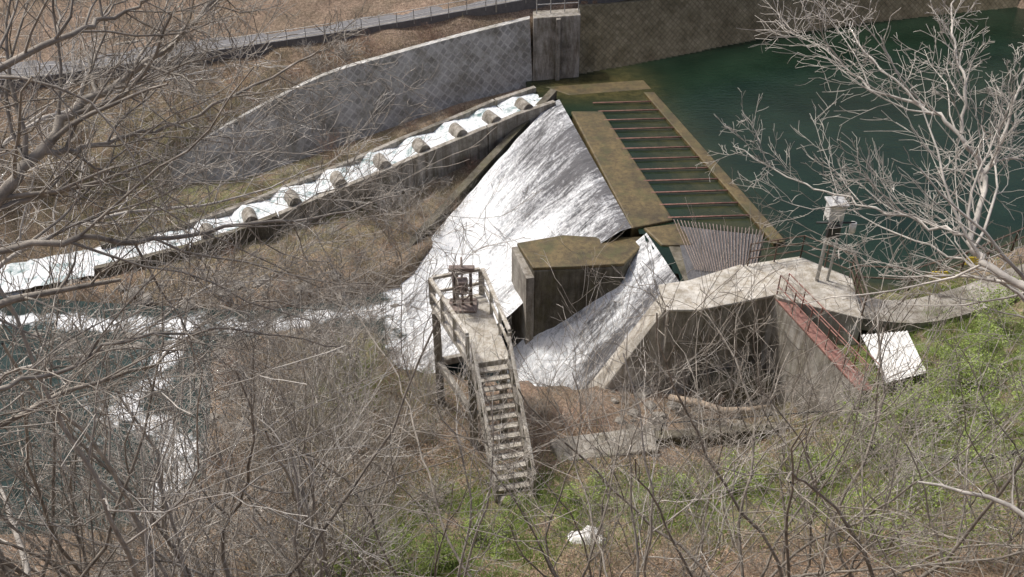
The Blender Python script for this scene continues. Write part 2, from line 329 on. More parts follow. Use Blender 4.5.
# ------------------------------------------------------------ weir
def ruled(name,A0,A1,B0,B1,zf,mat,nu,nv,foam,parent=None,amp=.06):
    V=[];uv=[];fo=[]
    A0,A1,B0,B1=[Vector((*p,0)) for p in (A0,A1,B0,B1)]
    for jv in range(nv+1):
        s=jv/nv
        for iu in range(nu+1):
            r=iu/nu; p=(A0.lerp(A1,r)).lerp(B0.lerp(B1,r),s)
            L=((B0.lerp(B1,r))-(A0.lerp(A1,r))).length
            z=zf(s)+amp*(noise.noise((r*14,s*6,3))+.6*noise.noise((r*36,s*16,8)))*min(1,s*5)*2
            V.append((p.x,p.y,z)); uv.append((r*(A1-A0).length,s*L)); fo.append(foam(r,s))
    F=[(j*(nu+1)+i,(j+1)*(nu+1)+i,(j+1)*(nu+1)+i+1,j*(nu+1)+i+1) for j in range(nv) for i in range(nu)]
    o=mk(name,V,F,mat,parent,True,uv); a=o.data.attributes.new('foam','FLOAT','POINT'); a.data.foreach_set('value',fo); return o
def prof(s): 
    s2=max(0,s-.05); return .10-5.3*(s2**1.12)
weir=empty('weir')
W1=((2.6,46.6),(5.1,32.95),(-5.6,36.6),(-3.7,28.6))
ruled('spillway_sheet',*W1,prof,M_spill,110,90,lambda r,s:.42+.4*s+.6*max(0,.3-r)-.5*max(0,.3-s)*(r>.25)+.5*noise.noise((r*5,s*2.5,1)),weir)
ruled('side_spillway_sheet',(5.7,32.6),(6.7,28.2),(-.9,30.0),(3.0,26.6),lambda s:.06-5.2*s,M_spill,50,70,lambda r,s:.80+.12*s-.6*r+.45*noise.noise((r*5,s*3,7)),weir)
prism('spillway_body',[(3.0,46.2),(5.0,33.1),(3.4,32.8),(1.4,44)],-.75,-6.5,M_concD,weir)
prism('crest_sill',[(3.15,45.0),(4.85,45.0),(7.0,33.6),(5.1,32.9)],.12,-4,M_moss,weir,.08)
prism('crest_sill_tail',[(5.6,33.0),(7.2,33.4),(7.5,31.6),(6.2,31.6)],.09,-4,M_moss,weir,.08)
prism('intake_beam',[(7.35,47.5),(7.95,47.5),(11.4,31.8),(10.85,31.6)],.16,-3,M_moss,weir,.04)
prism('north_sill',[(1.9,48.6),(7.6,49.6),(7.9,48.3),(3.2,47.4)],.015,-2,M_moss,weir,.04)
for k in range(12):
    y=46.2-k*1.12; xl=4.85+(45-y)*.19; xr=7.6+(47.5-y)*.217
    tube('channel_bar_%d'%(k+1),[(xl-.2,y-.1,.1),(xr+.1,y+.12,.1)],.04,M_rust,weir,6)
T=Tubes()
for k in range(26):
    s=k/25
    T.add([np.array([7.0+s*3.7,33.6-s*.9,.12]),np.array([7.3+s*2.2,29.7-s*.4,.10])],[.022]*2,4)
link(bpy.data.objects.new('trash_rack',T.mesh('trash_rack',M_rustD,False)),weir)
ruled('rack_overflow',(7.0,33.2),(10.6,32.4),(6.9,28.9),(9.4,28.9),lambda s:.05,M_spill,20,20,lambda r,s:-.05,weir,.01)
prism('rack_apron',[(6.5,31.6),(9.2,31.4),(9.6,29.1),(6.8,28.5)],.03,-3,M_concD,weir,.04)
prism('pier_block',[(.3,32.2),(3.8,33.0),(5.9,32.8),(4.5,30.7),(.9,30.4)],-.42,-6.5,M_concD,weir,.06)
prism('pier_cap',[(.2,32.35),(2.2,33.0),(3.9,32.8),(6.0,32.9),(4.6,30.75),(2.6,30.55),(.85,30.45)],-.28,-.44,M_moss,weir,.05)
seg('pier_side_wall',(.15,32.4),(.75,30.3),.35,(-.5,-.7),(-6.5,-6.5),M_conc,weir)
seg('training_wall',(2.3,47.0),(-5.9,37.0),.45,(.5,-4.3),(-6.6,-6.6),M_concD,weir)
# ------------------------------------------------------------ fish ladder
lad=empty('fish_ladder')
for k in range(len(LP)-1):
    a=Vector(LP[k]); c=Vector(LP[k+1]); d=Vector((c.x-a.x,c.y-a.y,0)).normalized(); n=Vector((-d.y,d.x,0)); wd=.98
    zt=a.z+.3; zn=c.z+.3
    if k<11:
        prism('outer_wall_%d'%(k+1),[tuple((a-n*(wd+.32)).xy),tuple((c-n*(wd+.32)).xy),tuple((c-n*wd).xy),tuple((a-n*wd).xy)],[zt,zn,zn,zt],-6.6,M_concD if k>8 else M_conc,lad,.02)
        prism('inner_wall_%d'%(k+1),[tuple((a+n*(wd+.32)).xy),tuple((c+n*(wd+.32)).xy),tuple((c+n*wd).xy),tuple((a+n*wd).xy)],[zt+.02,zn+.02,zn+.02,zt+.02],-6.6,M_conc if k<7 else M_concD,lad,.02)
    Vv=[];m=10;z0=a.z;z1=c.z;nw=8; ww=wd if k<11 else wd*1.35
    for q in range(m+1):
        s=q/m; p=a.lerp(c,s); z=z0+(z1-z0)*(max(0,(s-.72)/.28) if k<10 else s)
        for e in range(nw+1):
            r=-ww+2*ww*e/nw; Vv.append((p.x+n.x*r,p.y+n.y*r,z+.1*noise.noise((p.x*3,p.y*3+r*3,0))))
    mk('pool_water_%d'%(k+1),Vv,[(q*(nw+1)+e,q*(nw+1)+e+1,(q+1)*(nw+1)+e+1,(q+1)*(nw+1)+e) for q in range(m) for e in range(nw)],M_lad,lad,True)
    if k<9:
        p=a.lerp(c,.62); Vb=[]
        for sgn in (-1,1):
            for h in range(9):
                th=math.pi*h/8; o=d*(-math.cos(th)*.36)
                q=p+n*(0.0 if sgn<0 else wd*1.05)+o; Vb.append((q.x,q.y,z0-.12+.50*math.sin(th)))
        Fb=[(h,h+1,10+h,9+h) for h in range(8)]+[tuple(range(9)),tuple(range(17,8,-1))]
        mk('baffle_%d'%(k+1),Vb,Fb,M_conc,lad,False)
# ------------------------------------------------------------ retaining walls
def batter(name,base,top,mat,th=.5):
    V=[];uv=[];u=0;n=len(base)
    for k in range(n):
        if k: u+=math.hypot(base[k][0]-base[k-1][0],base[k][1]-base[k-1][1])
        h=(Vector(top[k])-Vector(base[k])).length
        V+=[(base[k][0],base[k][1],base[k][2]-1),top[k],(top[k][0],top[k][1]+th,top[k][2]),(top[k][0],top[k][1]+th,top[k][2]-2.2)]
        uv+=[(u,-1),(u,h),(u,h+th),(u,h+th+1)]
    F=[(4*k+e,4*k+4+e,4*k+5+e,4*k+1+e) for k in range(n-1) for e in range(3)]
    F+=[(0,1,2,3),(4*n-1,4*n-2,4*n-3,4*n-4)]
    return mk(name,V,F,mat,None,False,uv)
def curve_pts(P,n=6):
    P=[Vector(p) for p in P]; out=[]
    for k in range(len(P)-1):
        p0=P[max(0,k-1)];p1=P[k];p2=P[k+1];p3=P[min(len(P)-1,k+2)]
        for q in range(n):
            t_=q/n; out.append(tuple(.5*((2*p1)+(p2-p0)*t_+(2*p0-5*p1+4*p2-p3)*t_**2+(3*p1-p0-3*p2+p3)*t_**3)))
    out.append(tuple(P[-1])); return out
base=curve_pts([(-18,41.6,-3.2),(-14.6,42.8,-3.2),(-10.5,44.3,-2.3),(-6.8,45.8,-1.5),(-2.9,47.4,-.7),(1.25,49.25,-.2)])
top=curve_pts([(-18,42.4,-1.6),(-14.6,44.4,-.1),(-10.3,46,1.6),(-6.6,47.1,2.4),(-2.9,48.7,2.9),(1.0,50.3,3.35)])
batter('stone_retaining_wall',base,top,M_mason)
ab=empty('concrete_abutment')
prism('abutment_block',[(1.2,49.1),(3.9,49.7),(3.9,51.9),(1.2,51.4)],3.45,-2,M_conc,ab,.05)
v=ab.children[0]
for q in v.data.vertices:
    if q.co.z>0 and q.co.y<50: q.co.y+=1.0
prism('abutment_rib',[(2.5,49.15),(2.75,49.2),(2.75,50.2),(2.5,50.15)],3.35,-2,M_conc,ab,.02)
for q in ab.children[1].data.vertices:
    if q.co.z>0: q.co.y+=1.0
railing('abutment_rail',[(1.4,50.9,3.45),(3.8,51.3,3.45)],1.0,.8,.03,M_steel,ab)
base=curve_pts([(3.9,49.9,-.3),(7.6,51.5,-.3),(15.8,55.7,-.3),(23.5,58.8,-.3),(35,62,-.3)]); top=curve_pts([(3.9,52.6,3.3),(7.8,54.6,3.0),(16.1,58.5,2.6),(24,61.4,2.3),(36,64.4,2)])
batter('netted_bank_revetment',base,top,M_net)
# ------------------------------------------------------------ road
RP=curve_pts([(-90,40,-1),(-60,44,-.2),(-28.5,47.9,1.1),(-22.5,48.6,1.6),(-16.6,49.8,2.1),(-8.7,51.0,2.9),(-.7,52.9,3.75),(10,57.5,4.3),(30,66,5),(60,76,9)],8)
rd=empty('road')
def ribbon(name,P,offs,mat,dz,parent):
    V=[]
    for k,p in enumerate(P):
        a=Vector(P[max(0,k-1)]);c=Vector(P[min(len(P)-1,k+1)]); d=(c-a); n=Vector((-d.y,d.x)).normalized()
        for o,z in offs: V.append((p[0]+n.x*o,p[1]+n.y*o,p[2]+dz+z))
    m=len(offs); F=[(k*m+e+1,k*m+e,k*m+m+e,k*m+m+e+1) for k in range(len(P)-1) for e in range(m-1)]
    return mk(name,V,F,mat,parent)
ribbon('carriageway',RP,[(-1.6,-1.2),(-1.6,0),(1.6,0),(1.6,-1.2)],M_asph,.18,rd)
ribbon('edge_line',RP,[(-1.45,0),(-1.35,0)],M_conc,.186,rd)
ribbon('kerb',RP,[(1.6,-.5),(1.6,.14),(1.8,.14),(1.8,-.5)],M_conc,.18,rd)
gp=[(p[0]+.35,p[1]-1.75,p[2]) for p in RP if -34<p[0]<14]
railing('guard_rail',gp,.8,2.2,.022,M_steel,None,(1,.6))
sg=empty('roadside_sign'); tube('post',[(-.9,51,3.5),(-.9,51,5.2)],.04,M_steel,sg); prism('panel',[(-1.3,50.9),(-.5,50.92),(-.5,50.96),(-1.3,50.94)],5.3,4.5,M_white,sg,.01)
# ------------------------------------------------------------ gate platform with stairs
pf=empty('gate_platform')
prism('deck',[(-2.95,26.3),(-1.0,26.9),(-.05,23.1),(-1.35,22.8)],1.0,.72,M_concL,pf,.02)
for n,(x,y) in enumerate([(-2.75,26.1),(-1.2,26.6),(-1.35,23.2),(-.3,23.4)]): prism('column_%d'%(n+1),[(x-.14,y-.14),(x+.14,y-.14),(x+.14,y+.14),(x-.14,y+.14)],.71,-6.5,M_conc,pf,.02)
for n,(a,c) in enumerate([((-2.75,26.1),(-1.2,26.6)),((-1.35,23.2),(-.3,23.4)),((-2.75,26.1),(-1.35,23.2))]): seg('tie_beam_%d'%(n+1),a,c,.2,-1.5,-1.8,M_conc,pf)
def bars(name,a,c,h,parent,mat,n):
    a=Vector(a);c=Vector(c)
    for q in range(n+1):
        p=a.lerp(c,q/n); prism('%s_post_%d'%(name,q+1),[(p.x-.06,p.y-.06),(p.x+.06,p.y-.06),(p.x+.06,p.y+.06),(p.x-.06,p.y+.06)],p.z+h,p.z-.02,mat,parent,.01)
    for hh in (h+.09,h*.5): seg(name+'_rail_%d'%(hh>h),(a.x,a.y),(c.x,c.y),.13 if hh>h else .08,(a.z+hh,c.z+hh),(a.z+hh-.12,c.z+hh-.12),mat,parent)
bars('left_guard',(-2.9,26.2,1),(-1.45,23.0,1),1.05,pf,M_concL,3)
bars('right_guard',(-1.05,26.8,1),(-.08,23.2,1),1.05,pf,M_concL,3)
bars('rear_guard',(-2.8,26.25,1),(-1.15,26.8,1),1.05,pf,M_concL,2)
st=empty('concrete_staircase')
S0=Vector((-.68,22.85,.98)); S1=Vector((.12,19.3,-1.65)); d=Vector((S1.x-S0.x,S1.y-S0.y,0)).normalized(); n=Vector((-d.y,d.x,0)); NS=14
for k in range(NS):
    p=S0.lerp(S1,(k+.5)/NS); hw=.52; l=.12
    prism('tread_%d'%(k+1),[tuple((p-n*hw-d*l).xy),tuple((p+n*hw-d*l).xy),tuple((p+n*hw+d*l).xy),tuple((p-n*hw+d*l).xy)],p.z,p.z-.07,M_concL,st,.01)
for sg_,nm in ((-1,'left'),(1,'right')):
    a=S0+n*sg_*.6; c=S1+n*sg_*.6
    seg(nm+'_stringer',a,c,.12,(a.z+.18,c.z+.18),(a.z-.22,c.z-.22),M_conc,st)
    for q in range(6):
        p=a.lerp(c,q/5); prism(nm+'_baluster_%d'%q,[(p.x-.045,p.y-.045),(p.x+.045,p.y-.045),(p.x+.045,p.y+.045),(p.x-.045,p.y+.045)],p.z+.95,p.z+.1,M_conc,st,.01)
    seg(nm+'_handrail',a,c,.12,(a.z+1.04,c.z+1.04),(a.z+.94,c.z+.94),M_concL,st)
hs=empty('gate_hoist')
for n_,x in enumerate((-2.05,-1.45)): tube('upright_%d'%(n_+1),[(x,26,1),(x,26,2.6)],.06,M_rustD,hs,6)
prism('cross_head',[(-2.2,25.88),(-1.3,25.88),(-1.3,26.12),(-2.2,26.12)],2.72,2.57,M_rustD,hs)
prism('gear_case',[(-1.95,25.7),(-1.55,25.7),(-1.55,26.1),(-1.95,26.1)],2.25,1.7,M_rustD,hs,.06)
tube('screw',[(-1.75,26,.8),(-1.75,26,3.1)],.04,M_rustD,hs)
ring=[(-1.75+.28*math.cos(q*math.pi/10),25.5,1.95+.28*math.sin(q*math.pi/10)) for q in range(21)]
tube('hand_wheel',ring,.03,M_rustD,hs,6)
for q in range(4): tube('spoke_%d'%q,[(-1.75,25.5,1.95),(-1.75+.28*math.cos(q*math.pi/2),25.5,1.95+.28*math.sin(q*math.pi/2))],.02,M_rustD,hs,5)
tube('axle',[(-1.75,25.45,1.95),(-1.75,25.72,1.95)],.05,M_rustD,hs)
prism('base_plate',[(-2.25,25.6),(-1.25,25.6),(-1.25,26.4),(-2.25,26.4)],1.1,1.003,M_rustD,hs,.02)
# ------------------------------------------------------------ intake basin on the right
ib=empty('intake_basin')
prism('head_wall',[(5.6,27.7),(6.7,28.0),(8.9,29.1),(9.7,27.2),(6.8,26.3),(5.7,26.3)],.6,-6.5,M_conc,ib,.05)
prism('head_coping',[(5.5,27.8),(6.7,28.1),(8.9,29.2),(9.8,27.15),(6.8,26.2),(5.6,26.2)],.72,.604,M_concL,ib,.03)
prism('wing_wall',[(5.6,27.6),(5.7,26.7),(3.4,26.4),(3.0,27.0)],[.5,.5,-3.6,-3.6],-6.5,M_concL,ib,.04)
prism('side_wall',[(9.75,27.1),(10.15,27.2),(11.7,22.1),(11.25,22.0)],.5,-6,M_conc,ib,.03)
prism('rust_walkway',[(9.7,27.2),(10.2,27.3),(11.75,22.0),(11.25,21.9)],.62,.53,M_rust,ib,.02)
railing('walkway_rail',[(10.12,27.2,.62),(11.68,22.0,.62)],1.0,1.0,.025,M_rust,ib)
railing('walkway_rail_inner',[(9.78,27.1,.62),(11.32,22.0,.62)],1.0,1.0,.025,M_rust,ib)
prism('basin_sill',[(1.3,22.6),(5.0,23.3),(5.0,22.1),(1.6,21.5)],-2.2,-4,M_conc,ib,.05)
prism('front_wall',[(5.0,23.0),(11.3,22.7),(11.3,22.4),(5.0,22.6)],[-2.2,-1.3,-1.3,-2.2],-4,M_concD,ib,.03)
railing('basin_rail',[(5.2,22.8,-2.2),(11.1,22.5,-1.3)],.55,1.2,.025,M_black,ib,(1,))
prism('inner_step',[(7.2,26.2),(9.5,26.9),(9.8,25.8),(7.4,25.2)],-2.3,-4,M_concD,ib,.04)
tube('driftwood_log',[(5.9,25.3,-2.7),(6.8,24.8,-2.5),(7.7,24.4,-2.55),(8.6,24.3,-2.4),(9.4,24.4,-2.3)],[.12,.15,.14,.11,.06],M_wood,None,10)
dk=empty('operator_deck')
prism('slab',[(9.0,29.1),(11.3,29.7),(12.9,28.2),(12.5,25.6),(9.8,26.9)],.76,-3,M_concL,dk,.03)
railing('deck_rail',[(9.1,29.0,.76),(11.3,29.6,.76),(12.8,28.2,.76),(12.5,25.8,.76)],1.0,1.0,.03,M_rail,dk,(1,.66,.33))
hg=empty('water_level_gauge')
tube('mast',[(11.5,28,.7),(11.5,28,4.4)],.07,M_steel,hg)
tube('mast_brace',[(11.9,28,.76),(11.9,28,4.0)],.05,M_steel,hg)
prism('cabinet',[(11.3,27.75),(11.85,27.75),(11.85,28.3),(11.3,28.3)],4.1,3.5,M_white,hg,.04)
prism('cabinet_roof',[(11.22,27.67),(11.93,27.67),(11.93,28.38),(11.22,28.38)],4.18,4.106,M_steel,hg,.02)
prism('lamp_box',[(11.3,27.5),(11.75,27.5),(11.75,27.74),(11.3,27.74)],3.4,2.9,M_black,hg,.03)
tube('cross_arm',[(11,28,3.3),(12.4,28,3.3)],.04,M_black,hg)
tube('sensor',[(12.35,28,3.3),(12.35,28,2.9)],.12,M_white,hg)
railing('bank_fence',[(12.9,27.9,.5),(14.9,27.7,.5),(17.3,28.8,.5),(20,30.4,.5),(24,33,.6)],1.0,1.4,.035,M_rail,None,(1,.5))
ribbon('path',curve_pts([(12.4,26.6,.52),(14.5,26.3,.5),(17,27,.62),(22,29,.9),(40,34,2)],8),[(-.7,-.5),(-.7,0),(.7,0),(.7,-.5)],M_conc,.08,None)
for nm,(x,y) in (('warning_sign',(17.4,28.4)),('warning_sign.001',(15.7,27.4))):
    e=empty(nm); z=gz(x,y); tube('post',[(x,y,z-.2),(x,y,z+1.1)],.03,M_steel,e); prism('board',[(x-.3,y-.05),(x+.3,y-.05),(x+.3,y-.01),(x-.3,y-.01)],z+1.2,z+.85,M_yel,e,.01)
V=[];nn=36
for q in range(nn+1):
    s=q/nn; off=.03*math.cos(q*math.pi/1.5)
    a=Vector((12.2,24.9,.58)).lerp(Vector((13.9,25.1,.60)),s); c=Vector((12.4,22.7,.28)).lerp(Vector((13.9,23.1,.38)),s)
    V+=[(a.x,a.y,a.z+off),(c.x,c.y,c.z+off)]
mk('corrugated_sheet',V,[(2*q,2*q+1,2*q+3,2*q+2) for q in range(nn)],M_white)
PP=curve_pts([(11.2,19.3,0),(12.5,19.5,0),(13.6,19.1,0),(15,18.9,0),(18,18.6,0)],5); tube('drain_pipe',[(p[0],p[1],gz(p[0],p[1])+.22) for p in PP],.07,M_black)
def rocks(name,pts,mat):
    Vs=[];Fs=[];n0=0
    import bmesh
    for (x,y,z,r) in pts:
        bm=bmesh.new(); bmesh.ops.create_icosphere(bm,subdivisions=2,radius=1)
        sx,sy,sz=r*random.uniform(.8,1.3),r*random.uniform(.7,1.1),r*random.uniform(.5,.8); o=random.random()*99
        for v in bm.verts:
            k=1+.7*noise.noise(v.co*1.3+Vector((o,0,0)))+.25*noise.noise(v.co*3.1+Vector((o,0,0))); Vs.append((x+v.co.x*sx*k,y+v.co.y*sy*k,z+v.co.z*sz*k))
        bm.verts.index_update()
        Fs+=[tuple(v.index+n0 for v in f.verts) for f in bm.faces]; n0=len(Vs); bm.free()
    mk(name,Vs,Fs,mat)
R=[]
for _ in range(90):
    x=random.uniform(-22,-5); y=random.choice([random.uniform(31,32.4),random.uniform(34,35.6)]); R.append((x,y,max(gz(x,y),-5.1),random.uniform(.1,.35)))
for _ in range(40):
    x=random.uniform(-13,-10.5); y=random.uniform(21,31); R.append((x,y,gz(x,y),random.uniform(.12,.35)))
for _ in range(60):
    x=random.uniform(3.6,10); y=random.uniform(23.5,26.5); R.append((x,y,-3.3,random.uniform(.06,.28)))
rocks('river_rocks',R,M_rock)
rocks('white_boulder',[(2.0,17.0,gz(2.0,17.0)+.05,.38),(2.5,16.9,gz(2.5,16.9)+.02,.22)],M_white)
# ------------------------------------------------------------ vegetation
def rnd_perp(d):
    v=np.cross(d,rng.normal(size=3)); return v/(np.linalg.norm(v)+1e-9)
def grow(T,p,d,L,r,lv,maxlv,up=.05,wander=.16,kids=None,rmin=.004,tips=None,k0=6):
    n=max(4,int(5+L*1.2)) if lv<2 else 5
    P=[p.copy()];d=d/np.linalg.norm(d); step=L/(n-1)
    D=[d]
    for i in range(n-1):
        d=d+rng.normal(size=3)*wander+np.array([0,0,up]); d/=np.linalg.norm(d); p=p+d*step; P.append(p.copy()); D.append(d)
    R=np.maximum(np.linspace(r,r*.35 if lv<maxlv else r*.5,n),rmin)
    T.add(P,R,k0 if lv==0 else (5 if lv==1 else 3))
    if lv<maxlv:
        branch_off(T,P,D,R,L,lv,maxlv,up,wander,kids,rmin,tips)
    elif tips is not None: tips.extend(P[1:])
def branch_off(T,P,D,R,L,lv,maxlv,up,wander,kids,rmin,tips,start=.2):
    nk=kids[lv] if kids else 5
    for q in range(nk):
        s=start+(1-start)*(q+rng.random())/nk; f=s*(len(P)-1); i=min(int(f),len(P)-2); pp=P[i]+(P[i+1]-P[i])*(f-i)
        ang=rng.uniform(.4,1.0); dd=D[i]*math.cos(ang)+rnd_perp(D[i])*math.sin(ang)
        grow(T,pp,dd,L*rng.uniform(.35,.62)*(1.15-.5*s),R[i]*rng.uniform(.4,.6),lv+1,maxlv,up,wander,kids,rmin,tips)
def tree_mesh(name,H,r,mat,kids=(9,6,5),maxlv=3,up=.05,stems=1,rmin=.005,start=.2):
    T=Tubes()
    for s in range(stems):
        d=np.array([rng.normal()*.3*(stems>1),rng.normal()*.3*(stems>1),1.0])
        grow(T,np.array([rng.normal()*.1,rng.normal()*.1,-.3]),d,H*rng.uniform(.75,1),r,0,maxlv,up,.15,kids,rmin)
    return T.mesh(name,mat)
tvar=[tree_mesh('bare_tree_mesh',random.uniform(5.5,7.5),.05,[M_bark,M_barkL][k%2],(9,5,3),3,.04,stems=1+k%3,rmin=.0045) for k in range(6)]
slim=[tree_mesh('slender_tree_mesh',random.uniform(6,8),.036,[M_barkL,M_bark][k%2],(8,5,2),3,.05,stems=2+k%2,rmin=.0042) for k in range(6)]
svar=[tree_mesh('sapling_mesh',random.uniform(2.5,4),.018,[M_twig,M_barkL,M_bark][k%3],(6,4),2,.06,stems=3,rmin=.0045) for k in range(6)]
bvar=[tree_mesh('brush_mesh',random.uniform(1.1,2.1),.011,[M_twig,M_bark,M_twigR,M_barkL][k%4],(6,4),2,.02,stems=8,rmin=.005) for k in range(8)]
def place(name,me,x,y,sc=1,z=None,parent=None,tilt=.12):
    o=bpy.data.objects.new(name,me); o.location=(x,y,(gz(x,y) if z is None else z)-.05)
    o.rotation_euler=(random.gauss(0,tilt),random.gauss(0,tilt),random.uniform(0,6.28)); o.scale=(sc,sc,sc*random.uniform(.85,1.15)); return link(o,parent)
def clear(x,y): return -2.6<x<1.9 and y<23   # keep the stair foot open
for _ in range(26):
    x=random.uniform(-13,-3.6); y=random.uniform(11,19); place('bare_tree',random.choice(tvar+slim),x,y,random.uniform(.8,1.2))
for _ in range(9):
    x=random.uniform(-10,-3.6); y=random.uniform(9,12); place('bare_tree',random.choice(slim),x,y,random.uniform(1.0,1.35))
for x,y,s in [(-2.2,11.6,.8),(-1.2,10.6,.85),(1.2,10.8,.75),(1.9,12,.8),(2.9,11.5,.95),(4.0,13.2,.95),(5.2,12.3,1.0),(4.4,11.0,1.05),(6.5,13.5,1.1),(7.6,12.4,1.05),(3.4,15.5,.75),(6.4,16.5,.9),(8.3,15.8,.95),(-3.4,14,.8),(5.8,11.2,1.1),(7.2,10.6,1.15),(2.4,13.6,.75)]:
    place('bare_tree',random.choice(slim),x,y,s)
for _ in range(10):
    x=random.uniform(8,14); y=random.uniform(11,17); place('bare_tree',random.choice(slim),x,y,random.uniform(.7,1.05))
for _ in range(20):
    x=random.uniform(-30,-8); y=random.uniform(39,48); place('bare_tree',random.choice(tvar),x,y,random.uniform(.55,.95))
for _ in range(16):
    x=random.uniform(-10,-3.2); y=random.uniform(21,29); place('bare_tree',random.choice(slim),x,y,random.uniform(.5,.85))
for _ in range(8):
    x=random.uniform(-8,-3); y=random.uniform(37,41); place('bare_tree',random.choice(slim),x,y,random.uniform(.4,.65))
for x,y,s in [(4,23.6,.4),(8.2,25,.35),(2.4,23.4,.45),(11.2,21.2,.4),(9,21.6,.45),(6,21.4,.4),(7.2,23.8,.35),(1.3,25.2,.4)]: place('bare_tree',random.choice(slim),x,y,s)
for _ in range(24):
    x=random.uniform(-30,25); y=54.5+random.uniform(0,6)+max(0,x)*.4; place('bare_tree',random.choice(tvar),x,y,random.uniform(.6,.9))
sp=empty('saplings')
for _ in range(34):
    x=random.uniform(-11,-3); y=random.uniform(12,18.5); place('sapling',random.choice(svar),x,y,random.uniform(.6,1.1),parent=sp)
for _ in range(26):
    x=random.uniform(1.8,12); y=random.uniform(12,20.5); place('sapling',random.choice(svar),x,y,random.uniform(.4,.8),parent=sp)
for _ in range(40):
    x=random.uniform(-10,-2.8); y=random.uniform(20,30); place('sapling',random.choice(svar),x,y,random.uniform(.5,1),parent=sp)
bw=empty('brushwood')
def inpoly(x,y,p): return sdist(np.array([x]),np.array([y]),p)[0]<.2
def scat(n,x0,x1,y0,y1,s0,s1):
    for _ in range(n):
        x=random.uniform(x0,x1); y=random.uniform(y0,y1)
        if clear(x,y) or inpoly(x,y,river) or inpoly(x,y,pool) or inpoly(x,y,under) or (3<x<12.5 and 21.5<y<28): continue
        if -18<x<35 and np.interp(x,WX,WB)-.8<y<np.interp(x,WX,WTy)+.3: continue
        if ldist(np.array([x]),np.array([y]),[(p[0],p[1]) for p in LP])[0]<(1.6 if x>-14 else 2.5): continue
        if ldist(np.array([x]),np.array([y]),[(p[0],p[1]) for p in RP])[0]<2.2: continue
        place('brush',random.choice(bvar),x,y,random.uniform(s0,s1),parent=bw)
scat(110,-13,-1.5,19.5,31.5,.6,1.1)
scat(100,-20,-1,34.5,43,.5,.9)
scat(150,-34,-3,38,50,.5,1.0)
scat(70,-34,28,53,62,.6,1.1)
scat(40,-14,-3.5,14,19,.4,.8)
scat(22,1,13,15,21,.3,.55)
for _ in range(14): place('brush',random.choice(bvar),random.uniform(3.8,9.6),random.uniform(23.4,25.8),random.uniform(.4,.7),-3.3,bw)
for _ in range(12): place('brush',random.choice(bvar),random.uniform(-.2,3),random.uniform(23.2,26),random.uniform(.5,.8),None,bw)
def limb(T,P,r0,r1,kids,maxlv=3,rmin=.004,tips=None,up=.02,k=8):
    P=[np.array(p) for p in curve_pts(P,5)]
    P=[p+rng.normal(size=3)*.025 for p in P]; D=list(np.gradient(np.array(P),axis=0)); D=[d/np.linalg.norm(d) for d in D]
    R=np.linspace(r0,r1,len(P)); T.add(P,R,k); L=sum(np.linalg.norm(P[i+1]-P[i]) for i in range(len(P)-1))
    branch_off(T,P,D,R,L*.75,0,maxlv,up,.17,kids,rmin,tips,.08)
T=Tubes(); kk=(18,8,4)
limb(T,[(-7.4,7.2,gz(-7.4,7.2)-.3),(-7.3,7.5,11),(-6.9,8.0,13.4),(-6.4,8.4,14.5)],.2,.13,(5,4,3))
limb(T,[(-6.4,8.4,14.5),(-5.7,8.8,15.1),(-5.4,9.3,15.4),(-5.1,9.8,15.7),(-4.7,10.5,15.8),(-4.2,11,16.1),(-3.9,12.1,16.3)],.08,.025,kk)
limb(T,[(-5.4,9.3,15.4),(-5.1,9.5,15.3),(-4.7,10.1,15.2),(-4,10.7,15.2),(-3,11.5,15.5),(-2.4,11.7,15.8)],.04,.01,kk)
limb(T,[(-6.4,8.4,14.5),(-5,8.5,14.7),(-4.4,9.3,14.2),(-3.6,10.3,13.8),(-2.6,11.3,13.4),(-1.6,12.3,13.2)],.045,.009,kk)
limb(T,[(-6.4,8.4,14.5),(-5.7,8.6,16.2),(-4.8,9.3,16.7),(-4.5,9.9,16.7),(-4,10,16.9)],.05,.015,kk)
limb(T,[(-7.2,7.4,12.5),(-5.4,7.0,13.8),(-5,7.7,13.5),(-4.2,7.9,13.8),(-3.4,8.7,13.3),(-2.3,9.4,12.5)],.035,.007,kk)
limb(T,[(-7.2,7.4,12.0),(-6,8.6,12.2),(-5,9.6,12.0),(-4,10.6,12.3),(-2.9,11.4,11.6)],.04,.008,kk)
link(bpy.data.objects.new('bare_tree',T.mesh('spreading_bare_tree',M_bark)))
T=Tubes()
limb(T,[(-9.5,10.5,gz(-9.5,10.5)-.3),(-9.4,10.8,8),(-9.1,11.2,11),(-8.6,11.6,13)],.16,.1,(5,4,3))
limb(T,[(-9.1,11.2,11),(-8,11.8,12.2),(-6.6,12.6,12.6),(-5,13.6,12.3),(-3.4,14.4,12.6)],.05,.01,kk)
limb(T,[(-9.2,11,10),(-8,11.5,10.4),(-6.8,12.4,10.2),(-5.4,13.2,10.8),(-4,14,10.4)],.04,.01,kk)
limb(T,[(-8.6,11.6,13),(-7.6,12.4,14),(-6.4,13.3,14.4),(-5,14.4,14.4)],.05,.01,kk)
link(bpy.data.objects.new('bare_tree',T.mesh('leaning_bare_tree',M_barkL)))
T=Tubes()
limb(T,[(7.6,8.2,gz(7.6,8.2)-.3),(7.5,8.4,10.5),(7.1,8.7,12.6),(6.7,8.9,13.5)],.12,.08,(3,3,3))
limb(T,[(6.7,8.9,13.5),(6.3,9,13.7),(5.9,9.4,13.8),(5.9,9.8,13.9),(6.3,10.7,14.3),(6,11,14.8),(5.6,11.5,15),(5,11.9,15.1),(4.5,12.6,15.4)],.055,.011,(16,8,4))
